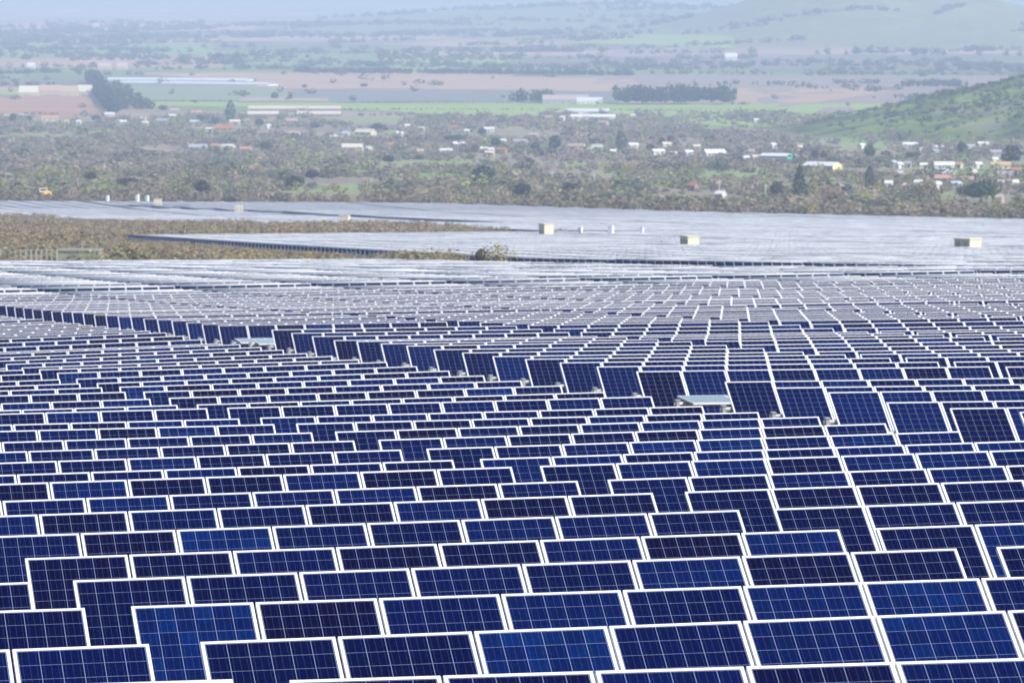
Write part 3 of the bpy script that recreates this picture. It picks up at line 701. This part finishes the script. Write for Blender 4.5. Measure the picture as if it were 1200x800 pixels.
field([(-60, 66), (250, 65), (250, 52), (-60, 51)], fieldmat('far_green', (.22, .33, .11), (.17, .25, .11)), .5)
field([(262, 81), (440, 82), (440, 62), (262, 60)], fieldmat('far_meadow', (.20, .28, .11), (.16, .21, .12)), .45)
field([(465, 81), (620, 81), (590, 69), (455, 66)], fieldmat('far_pasture', (.27, .38, .12), (.20, .27, .12)), .6)
field([(455, 66), (700, 66), (700, 61), (455, 61)], F_PINK, .7)
field([(-60, 40), (300, 36), (300, 27), (-60, 27)], F_PINK, 1.5)
field([(670, 52), (860, 58), (860, 44), (670, 42)], F_GREEN, 1.2)
field([(215, 49), (320, 50), (320, 46), (215, 45)], F_PINK, 1.6)
tr = field([(95, 168), (100, 167.0), (200, 176.5), (196, 178.5)], F_PALE, .5)
tr.name = 'dirt_track'

# ------------------------------------------------------------------ buildings
ROOF = {'white': (.60, .60, .60), 'cream': (.55, .50, .40), 'salmon': (.45, .24, .18), 'red': (.36, .14, .10), 'tan': (.40, .29, .21), 'blue': (.38, .45, .54), 'grey': (.32, .32, .34), 'pink': (.44, .33, .30), 'yellow': (.55, .45, .22), 'orange': (.48, .33, .2), 'lilac': (.30, .29, .34)}
MR = {k: plain('roof_' + k, c, .6, noise=.1, scale=.6) for k, c in ROOF.items()}
MW = {k: plain('wall_' + k, c, .85, noise=.1, scale=.6) for k, c in {'white': (.52, .51, .48), 'cream': (.45, .40, .31), 'pink': (.40, .30, .26), 'grey': (.30, .30, .30), 'green': (.05, .45, .32), 'yellow': (.75, .60, .30), 'brown': (.25, .18, .14), 'blue': (.35, .45, .6)}.items()}
M_DOOR = plain('door_paint', (.10, .08, .07), .6)
def house(px, py, wpx, roof, wall, label, cat='house', rot=None, hm=2.7, dep=None, pitch=.28, name='house', ends=None, flat=False):
    b = P3(px, py); w = max(3.5, wpx * (.88 if name == 'house' else 1) * b[1] / FPX); d = dep or min(max(w * .55, 4.0), 11.0)
    rot = r.normal(0, .35) if rot is None else rot
    root = empty(name, (b[0], b[1] + d / 2, b[2]), rot); ph = pitch * d
    wl = MB(); x, y = w / 2, d / 2
    wl.box(-x, x, -y, y, -.4, hm)
    i = len(wl.v)
    if not flat:
        for s in (-x + .003, x - .003):
            wl.face([(s, -y, hm), (s, y, hm), (s, 0, hm + ph)], 1 if (ends and s > 0) else 0)
    if ends: wl.m[5] = 1
    wl.build('wall', [MW[wall], MW[ends] if ends else MW[wall]], root)
    rf = MB(); e = .35; t = .12
    if flat: rf.box(-x - .1, x + .1, -y - .1, y + .1, hm + .003, hm + .25)
    else:
        zs = hm - e * pitch * 2
        for sgn in (-1, 1):
            A = [(-x - e, sgn * (y + e), zs + .02), (x + e, sgn * (y + e), zs + .02), (x + e, 0, hm + ph + .02), (-x - e, 0, hm + ph + .02)]
            Bp = [(a, b_, c + t) for a, b_, c in A]
            if sgn > 0: A = A[::-1]; Bp = Bp[::-1]
            rf.face(A[::-1]); rf.face(Bp)
            for q in range(4): rf.face([A[q], A[(q + 1) % 4], Bp[(q + 1) % 4], Bp[q]])
    rf.build('roof', MR[roof], root)
    nwin = max(1, min(6, int(w / 4)))
    dx = -x * .1 if w > 5 else x * .4
    dr = MB(); dr.box(dx - .45, dx + .45, -y - .05, -y + .05, 0, 2.05); dr.build('door', M_DOOR, root)
    for q in range(nwin):
        xx = -x + (q + .5) * w / nwin
        if abs(xx - dx) < 1.0: xx += 1.15 if xx + 1.7 < x else -1.15
        wb = MB(); wb.box(xx - .5, xx + .5, -y - .04, -y + .04, .95, 2.0); wb.build('window', M_DARKIN, root)
    return tag(root, label, cat)
H = [(8,139,9,'pink'),(28,139,14,'grey'),(58,142,22,'salmon'),(78,146,6,'yellow'),(92,146,6,'white'),(128,137,13,'white'),(144,146,9,'white'),(166,142,11,'white'),(170,147.5,9,'cream'),(190,145,16,'grey'),(23,155,12,'tan'),
(205,132,11,'pink'),(202,139,9,'white'),(229,135,16,'salmon'),(227,146,12,'blue'),(275,146,14,'cream'),(245,155,8,'white'),(262,154,24,'red'),(232,177,24,'grey'),(253,175,12,'salmon'),(268,176,16,'white'),(288,179,16,'salmon'),(342,145,15,'pink'),(314,151,5,'white'),(345,160,15,'tan'),(393,164,14,'white'),
(405,160,10,'blue'),(428,159,26,'cream'),(477,151,7,'white'),(467,160,12,'white'),(494,154,8,'cream'),(532,153,9,'red'),(547,157,4,'white'),(573,155,14,'white'),(538,173,16,'white'),(523,181,16,'white'),(492,182,9,'pink'),(413,177,27,'cream'),(432,178,7,'white'),(567,179,9,'white'),(576,180,4,'white'),(588,180,13,'red'),(590,169,5,'white'),(574,184,12,'cream'),(457,174,6,'red'),
(610,170,18,'grey'),(625,162,12,'pink'),(676,176,22,'tan'),(690,180,9,'white'),(742,174,13,'white'),(719,182,8,'white'),(771,182,17,'white'),(781,173,12,'cream'),(789,185,7,'white'),(642,141,13,'salmon'),(659,141,6,'white'),(707,147,13,'tan'),(742,139,5,'white'),(653,135,5,'white'),(680,180,13,'white'),
(817,176,9,'cream'),(807,183,11,'white'),(837,184,28,'white'),(875,190,5,'white'),(886,189,6,'cream'),(906,174,6,'white'),(881,182,7,'grey'),(886,144,4,'white'),(937,177,8,'cream'),(940,189,18,'cream'),
(1010,175,9,'white'),(1067,174,19,'white'),(1080,180,8,'pink'),(1100,177,13,'white'),(1096,182,10,'grey'),(1138,176,13,'grey'),(1152,173,15,'white'),(1167,183,16,'grey'),(1047,196,6,'blue'),(1054,198,7,'white'),(1064,197,9,'grey'),(1083,199,9,'white'),(1107,199,26,'white'),(1124,198,8,'salmon'),(1108,207,26,'blue'),(1140,206,8,'white'),(1147,198,6,'white'),(1166,192,7,'white'),(1173,199,26,'orange'),(1191,205,14,'red'),
(1108,215,26,'salmon'),(1134,216,16,'tan'),(1140,210,8,'orange'),(1042,221,9,'white'),(1062,224,8,'pink'),(1077,220,10,'white'),(1098,222,5,'white'),(1120,222,14,'blue'),(1178,211,26,'lilac'),(1175,220,14,'pink'),(1188,220,12,'white'),(1055,209,4,'white'),(1170,238,14,'pink'),(813,224,8,'red'),(845,234,4,'white'),(991,227,4,'white')]
wallof = {'white': 'white', 'cream': 'cream', 'salmon': 'cream', 'red': 'brown', 'tan': 'pink', 'blue': 'white', 'grey': 'grey', 'pink': 'pink', 'yellow': 'yellow', 'orange': 'cream', 'lilac': 'brown'}
cnt = {}; tot = {}
for h in H: tot[h[3]] = tot.get(h[3], 0) + 1
desc = {'white': 'white roofed', 'cream': 'cream roofed', 'salmon': 'salmon tiled', 'red': 'red roofed', 'tan': 'tan roofed', 'blue': 'pale blue roofed', 'grey': 'grey roofed', 'pink': 'dusty pink roofed', 'yellow': 'yellow', 'orange': 'orange roofed', 'lilac': 'lilac grey roofed'}
for h in sorted(H):
    c = h[3]; cnt[c] = cnt.get(c, 0) + 1
    size = 'tiny' if h[2] <= 6 else ('small' if h[2] < 12 else ('long low' if h[2] > 20 else 'low'))
    lab = f'{size} village house, {ordn(cnt[c])} {desc[c]} one from the left' if tot[c] > 1 else f'{size} {desc[c]} village house among the trees'
    house(h[0], h[1], h[2], c, wallof[c], lab)
house(700, 178, 15, 'white', 'white', 'bright white block of a house in front of a bright green tree', rot=0, hm=4.8, flat=True, name='house')
# larger buildings
def shed(x0, x1, py, roof, wall, label, hm=3.2, dep=14., rot=0., ends=None, pitch=.16):
    return house((x0 + x1) / 2, py, x1 - x0, roof, wall, label, 'farm shed', rot, hm, dep, pitch, 'farm_shed', ends)
shed(291, 399, 131.5, 'cream', 'brown', 'very long cream roofed farm shed, the farther one on the left', 3.4, 16)
shed(290, 326, 137.5, 'cream', 'brown', 'shorter cream farm shed in front of the very long one, left half', 3.0, 16)
shed(348, 399, 137.5, 'cream', 'brown', 'shorter cream farm shed in front of the very long one, right half', 3.0, 16)
shed(636, 690, 121.5, 'pink', 'grey', 'long pink roofed farm shed between grove and round tree clump', 4.0, 40, pitch=.12)
shed(676, 706, 122.5, 'white', 'white', 'white roofed farm shed joined to the right end of the pink one', 3.5, 30, pitch=.12)
shed(663, 714, 134.5, 'white', 'white', 'long white farm shed below the green strip, the farther of two', 3.4, 14)
shed(669, 721, 141.5, 'white', 'white', 'long white farm shed below the green strip, the nearer of two', 3.4, 14)
shed(893, 928, 191, 'white', 'grey', 'long pale shed with a bright green gable end, right part of the village', 4.2, 9, rot=-.45, ends='green')
shed(945, 984, 202, 'white', 'brown', 'white roofed hall with dark front and yellow end wall, behind the conifer', 3.6, 12, rot=-.5, ends='yellow')
for i, (x0, x1, roof) in enumerate(((22, 44, 'cream'), (45, 70, 'tan'), (70, 90, 'tan'), (90, 107, 'cream'))):
    shed(x0, x1, 113 - (i % 2) * 1., roof, 'cream', ['cream farm hall at the left end of the row behind the brown field', 'tan farm hall second in the row behind the brown field', 'tan farm hall third in the row behind the brown field', 'cream farm hall at the right end of the row behind the brown field'][i], 4.5, 24, pitch=.3)
house(117, 33, 16, 'orange', 'cream', 'pale barn far off in the haze at upper left', 'barn', 0, 7, 20, name='barn')
house(857, 71, 14, 'white', 'white', 'pale barn far off below the hazy hill', 'barn', 0, 6, 20, name='barn')
house(122, 82, 15, 'pink', 'cream', 'hazy pinkish barn, the left one of a pair beyond the white greenhouses', 'barn', 0, 4.5, 20, name='barn')
house(143, 82, 12, 'pink', 'cream', 'hazy pinkish barn, the right one of a pair beyond the white greenhouses', 'barn', 0, 4.5, 20, name='barn')
house(36, 81, 10, 'white', 'white', 'hazy white farmhouse beside the far left trees', 'house', 0, 4.5, 16)
M_PLAS = plain('greenhouse_plastic', (.66, .68, .68), .35, noise=.06, scale=.05)
def greenhouse(a, b, dpt, label):
    A = P3(*a); B = P3(*b); ln = np.linalg.norm((B - A)[:2]); rz = math.atan2(B[1] - A[1], B[0] - A[0])
    root = empty('greenhouse', A, rz); mb = MB(); n = 10; nb = 3
    for k in range(nb):
        for i in range(n):
            t0, t1 = math.pi * i / n, math.pi * (i + 1) / n; rr = dpt / nb / 2; yc = rr + k * 2 * rr
            p = [(yc - rr * math.cos(t), 2.2 + rr * .45 * math.sin(t)) for t in (t0, t1)]
            mb.face([(0, p[0][0], p[0][1]), (ln, p[0][0], p[0][1]), (ln, p[1][0], p[1][1]), (0, p[1][0], p[1][1])])
    mb.build('cover', M_PLAS, root)
    w = MB(); w.box(0, ln, 0, dpt, -.4, 2.2); w.build('side_wall', M_PLAS, root)
    return tag(root, label, 'greenhouse')
greenhouse((126, 94.6), (290, 95.4), 22, 'long white plastic greenhouse on the valley floor, the farther of two')
greenhouse((138, 99.0), (314, 101.0), 24, 'long white plastic greenhouse on the valley floor, the nearer of two')

# inverter cabins standing among the tables
M_CAB = plain('cabin_paint', (.60, .55, .43), .6, noise=.05); M_CABR = plain('cabin_roof', (.62, .58, .48), .5, noise=.05); M_VENT = plain('louvre_metal', (.35, .36, .37), .5)
def cabin(px, py, w, d, h, rot, label):
    b = P3(px, py); root = empty('inverter_cabin', b, rot)
    m = MB(); m.box(-w / 2, w / 2, -d / 2, d / 2, .25, h); m.build('wall', M_CAB, root)
    m = MB(); m.box(-w / 2 - .15, w / 2 + .15, -d / 2 - .15, d / 2 + .15, h + .003, h + .16); m.build('roof', M_CABR, root)
    m = MB(); m.box(-w / 2 - .1, w / 2 + .1, -d / 2 - .1, d / 2 + .1, -.6, .247); m.build('base', MW['grey'], root)
    for s in (-.5, .5):
        m = MB(); m.box(s * w * .5 - .5, s * w * .5 + .5, -d / 2 - .04, -d / 2 + .02, .3, 2.25); dd = m.build('door', MW['cream'], root)
        v_ = MB()
        for z in np.arange(1.5, 2.1, .12): v_.box(s * w * .5 - .35, s * w * .5 + .35, -d / 2 - .07, -d / 2 - .042, z, z + .05)
        v_.build('vent', M_VENT, dd)
    return tag(root, label, 'cabin', 'cream inverter cabins standing in the solar fields')
CL = ['large cream cabin at the corner of the scrub, centre of the photo', 'cream cabin in the middle aisle, left of the large corner one', 'cream cabin in the aisle of the far field, between two others', 'cream cabin beside the upright white cabinets in the far field', 'cream cabin half sunk behind panels, second from the right', 'cream cabin half sunk behind panels, farthest to the right']
for (px, py, _), (w, d, h, rot), lab in zip(cabins, ((3.0, 2.2, 3.6, -1.15), (2.7, 2.4, 3.4, -.25), (3.0, 2.8, 3.0, 0), (3.0, 2.8, 3.7, 0), (2.7, 2.1, 2.7, -1.1), (3.1, 2.9, 2.6, -.75)), CL):
    cabin(px, py + 7, w, d, h, rot, lab)
M_WHITE = plain('white_paint', (.82, .84, .90), .5, noise=.03)
for px, py, s, lab in ((680, 280, .9, 'pale blue white upright cabinet, nearest to the large cream cabin'), (716, 281, 1.05, 'bright white upright cabinet, middle one of the three right of the large cabin'), (752, 280, .9, 'thin white upright cabinet, farthest right of the three'),
                   (126, 238.5, 1.15, 'faint upright white cabinet, leftmost of three in the far field'), (161, 239, 1.3, 'upright white cabinet in the middle of three in the far field'), (172.5, 240, 1.3, 'upright white cabinet next to the cream cabin in the far field')):
    b = P3(px, py); root = empty('equipment_cabinet', b, -.5)
    m = MB(); m.box(-.5 * s, .5 * s, -.35 * s, .35 * s, -.2, 2.9 * s); m.build('body', M_WHITE, root)
    m = MB(); m.box(-.55 * s, .55 * s, -.4 * s, .4 * s, 2.9 * s + .003, 3.0 * s); m.build('lid', M_WHITE, root)
    m = MB(); m.box(-.42 * s, .42 * s, -.35 * s - .03, -.35 * s + .01, .2, 2.6 * s); dd = m.build('door', MW['blue'] if px < 700 and px > 600 else M_WHITE, root)
    tag(root, lab, 'cabinet', 'white upright cabinets')
# pale poles
M_POLE = plain('pale_wood', (.50, .50, .42), .8)
for i, (px, py, h) in enumerate(((603, 212, 12), (648, 214, 13), (696, 217, 13), (748, 219, 13), (843, 225, 14), (897, 231, 16), (1082, 207, 14))):
    b = P3(px, py); hh = h * b[1] / FPX; root = empty('utility_pole', b, .2)
    m = MB(); m.cyl((0, 0, -.5), (0, 0, hh), .22, .16, 8); m.build('shaft', M_POLE, root)
    m = MB(); m.box(-1.1, 1.1, -.08, .08, hh - .9, hh - .7); c = m.build('crossarm', M_POLE, root)
    for x in (-.95, 0.4, .95):
        m = MB(); m.cyl((x, 0, hh - .7), (x, 0, hh - .45), .07, .05, 6); m.build('insulator', M_WHITE, c)
    tag(root, f'pale utility pole in the scrub, {ordn(i + 1)} of the seven from the left', 'utility pole', 'pale poles in the scrub')
# yellow loader
b = LOADER; root = empty('wheel_loader', b, .15); MY = plain('machine_yellow', (.80, .45, .04), .4); M_TY = plain('tyre_rubber', (.02, .02, .02), .9); M_CC = plain('cab_cream', (.78, .72, .62), .5)
m = MB(); m.box(-.2, 3.2, -1.1, 1.1, .9, 2.1); m.box(-3.0, -.2, -.9, .9, .8, 1.5); m.face([(3.2, -1.1, 2.1), (3.2, 1.1, 2.1), (1.2, 1.1, 2.9), (1.2, -1.1, 2.9)]); m.face([(1.2, -1.1, 2.1), (3.2, -1.1, 2.1), (1.2, -1.1, 2.9)]); m.face([(3.2, 1.1, 2.1), (1.2, 1.1, 2.1), (1.2, 1.1, 2.9)]); m.build('body', MY, root)
m = MB(); m.box(-2.2, 1.18, -.95, .95, 2.1, 3.7); cb = m.build('cab', M_CC, root)
m = MB(); m.box(-1.9, .9, -.99, -.93, 2.6, 3.4); m.build('window', M_DARKIN, cb)
m = MB(); m.box(-2.3, 1.25, -1.05, 1.05, 3.703, 3.85); m.build('roof', MY, cb)
for x, y in ((-2.0, -1.25), (-2.0, 1.25), (1.9, -1.25), (1.9, 1.25)):
    m = MB(); m.cyl((x, y - .28, .8), (x, y + .28, .8), .8, n=18); m.build('wheel', M_TY, root)
m = MB(); m.box(-4.3, -3.0, -.7, -.5, 1.0, 1.3); m.box(-4.3, -3.0, .5, .7, 1.0, 1.3); m.build('lift_arm', MY, root)
m = MB()
pr = [(-4.3, 1.5), (-5.0, .3), (-5.6, .25), (-5.6, .35), (-5.05, .42), (-4.42, 1.5)]
for a, c in zip(pr, pr[1:] + pr[:1]): m.face([(a[0], -1.4, a[1]), (a[0], 1.4, a[1]), (c[0], 1.4, c[1]), (c[0], -1.4, c[1])])
m.build('bucket', MY, root)
tag(root, 'orange yellow wheel loader with cream cab behind the far field at left', 'wheel loader')
def at(px, v):
    u = v * math.tan(PSI + math.atan((px - 600) / FPX)); X, Y = uv2xy(u, v); return np.array([X, Y, float(ground(X, Y))])
# pale fence and concrete block at left, behind the near field
a = at(-25, 708); c = at(66, 708); ln = float(np.linalg.norm((c - a)[:2])); root = empty('post_fence', a, math.atan2(c[1] - a[1], c[0] - a[0]))
M_CON = plain('pale_concrete', (.27, .29, .24), .9, noise=.2)
n = 16; sl = (c[2] - a[2]) / ln
for i in range(n):
    x = ln * i / (n - 1); m = MB(); m.box(x - .09, x + .09, -.09, .09, sl * x - .4, sl * x + 2.75); m.build('post', M_CON, root)
m = MB()
for z in (1.2, 1.9, 2.6):
    m.face([(0, -.01, z), (ln, -.01, z + sl * ln), (ln, -.01, z + .07 + sl * ln), (0, -.01, z + .07)]); m.face([(0, .01, z + .07), (ln, .01, z + .07 + sl * ln), (ln, .01, z + sl * ln), (0, .01, z)])
m.build('rail', M_CON, root)
tag(root, 'pale concrete post fence at the left edge behind the near field', 'fence')
b = at(93, 709); root = empty('water_tank', b, -.1)
m = MB(); m.box(-2.6, 2.6, -1.5, 1.5, -.5, 2.5); m.build('body', M_CON, root)
m = MB(); m.box(-2.75, 2.75, -1.65, 1.65, 2.503, 2.75); m.build('lid', M_CON, root)
tag(root, 'low pale grey green concrete tank right of the post fence', 'water tank')

# ------------------------------------------------------------------ air, sky, sun
m = bpy.data.materials.new('haze_air'); m.use_nodes = True; nt = m.node_tree; nt.nodes.clear()
out = N(nt, 'ShaderNodeOutputMaterial'); pvn = N(nt, 'ShaderNodeVolumePrincipled')
pvn.inputs['Color'].default_value = (.60, .72, .95, 1); pvn.inputs['Density'].default_value = 0.95e-4; pvn.inputs['Anisotropy'].default_value = 0.0
nt.links.new(pvn.outputs[0], out.inputs['Volume'])
hb = MB(); zlo = float(GZ.min()) - 1.0; zhi = float(GZ.max()) + 15
hb.box(-19000, 26000, -2500, 45000, zlo, zhi); hz = hb.build('haze', m); tag(hz, 'pale blue haze filling the valley air', 'haze', kind='stuff')
print('haze z', zlo, zhi)

SUN_EL = R(36); SUN_AZ = R(52)          # azimuth: to the right of straight behind the camera
sd = Vector((math.sin(SUN_AZ) * math.cos(SUN_EL), -math.cos(SUN_AZ) * math.cos(SUN_EL), math.sin(SUN_EL)))
w = bpy.data.worlds.new('World'); scene.world = w; w.use_nodes = True; nt = w.node_tree
sky = N(nt, 'ShaderNodeTexSky', sky_type='NISHITA'); sky.sun_disc = False; sky.sun_elevation = SUN_EL
sky.sun_rotation = math.atan2(sd.x, sd.y); sky.air_density = 1.0; sky.dust_density = .6; sky.ozone_density = 1.5
bgn = nt.nodes['Background']; bgn.inputs[1].default_value = .12; nt.links.new(sky.outputs[0], bgn.inputs[0])
ld = bpy.data.lights.new('sun', 'SUN'); ld.energy = 4.0; ld.angle = R(.53); ld.color = (1, .94, .85)
lo = link(bpy.data.objects.new('sun', ld)); lo.rotation_euler = sd.to_track_quat('Z', 'Y').to_euler()

cam = bpy.data.cameras.new('camera'); cam.sensor_width = 36; cam.lens = FPX * 36 / 1200; cam.clip_end = 80000; cam.clip_start = .5
co = link(bpy.data.objects.new('camera', cam)); co.location = (0, 0, 0); co.rotation_euler = (math.pi / 2 - TH, 0, 0)
cam.dof.use_dof = True; cam.dof.focus_distance = 52; cam.dof.aperture_fstop = 10.5
scene.camera = co
scene.view_settings.view_transform = 'Standard'; scene.view_settings.look = 'None'; scene.view_settings.exposure = .76; scene.view_settings.gamma = 1
scene.cycles.use_denoising = True; scene.cycles.max_bounces = 6; scene.cycles.volume_bounces = 1; scene.cycles.transparent_max_bounces = 4
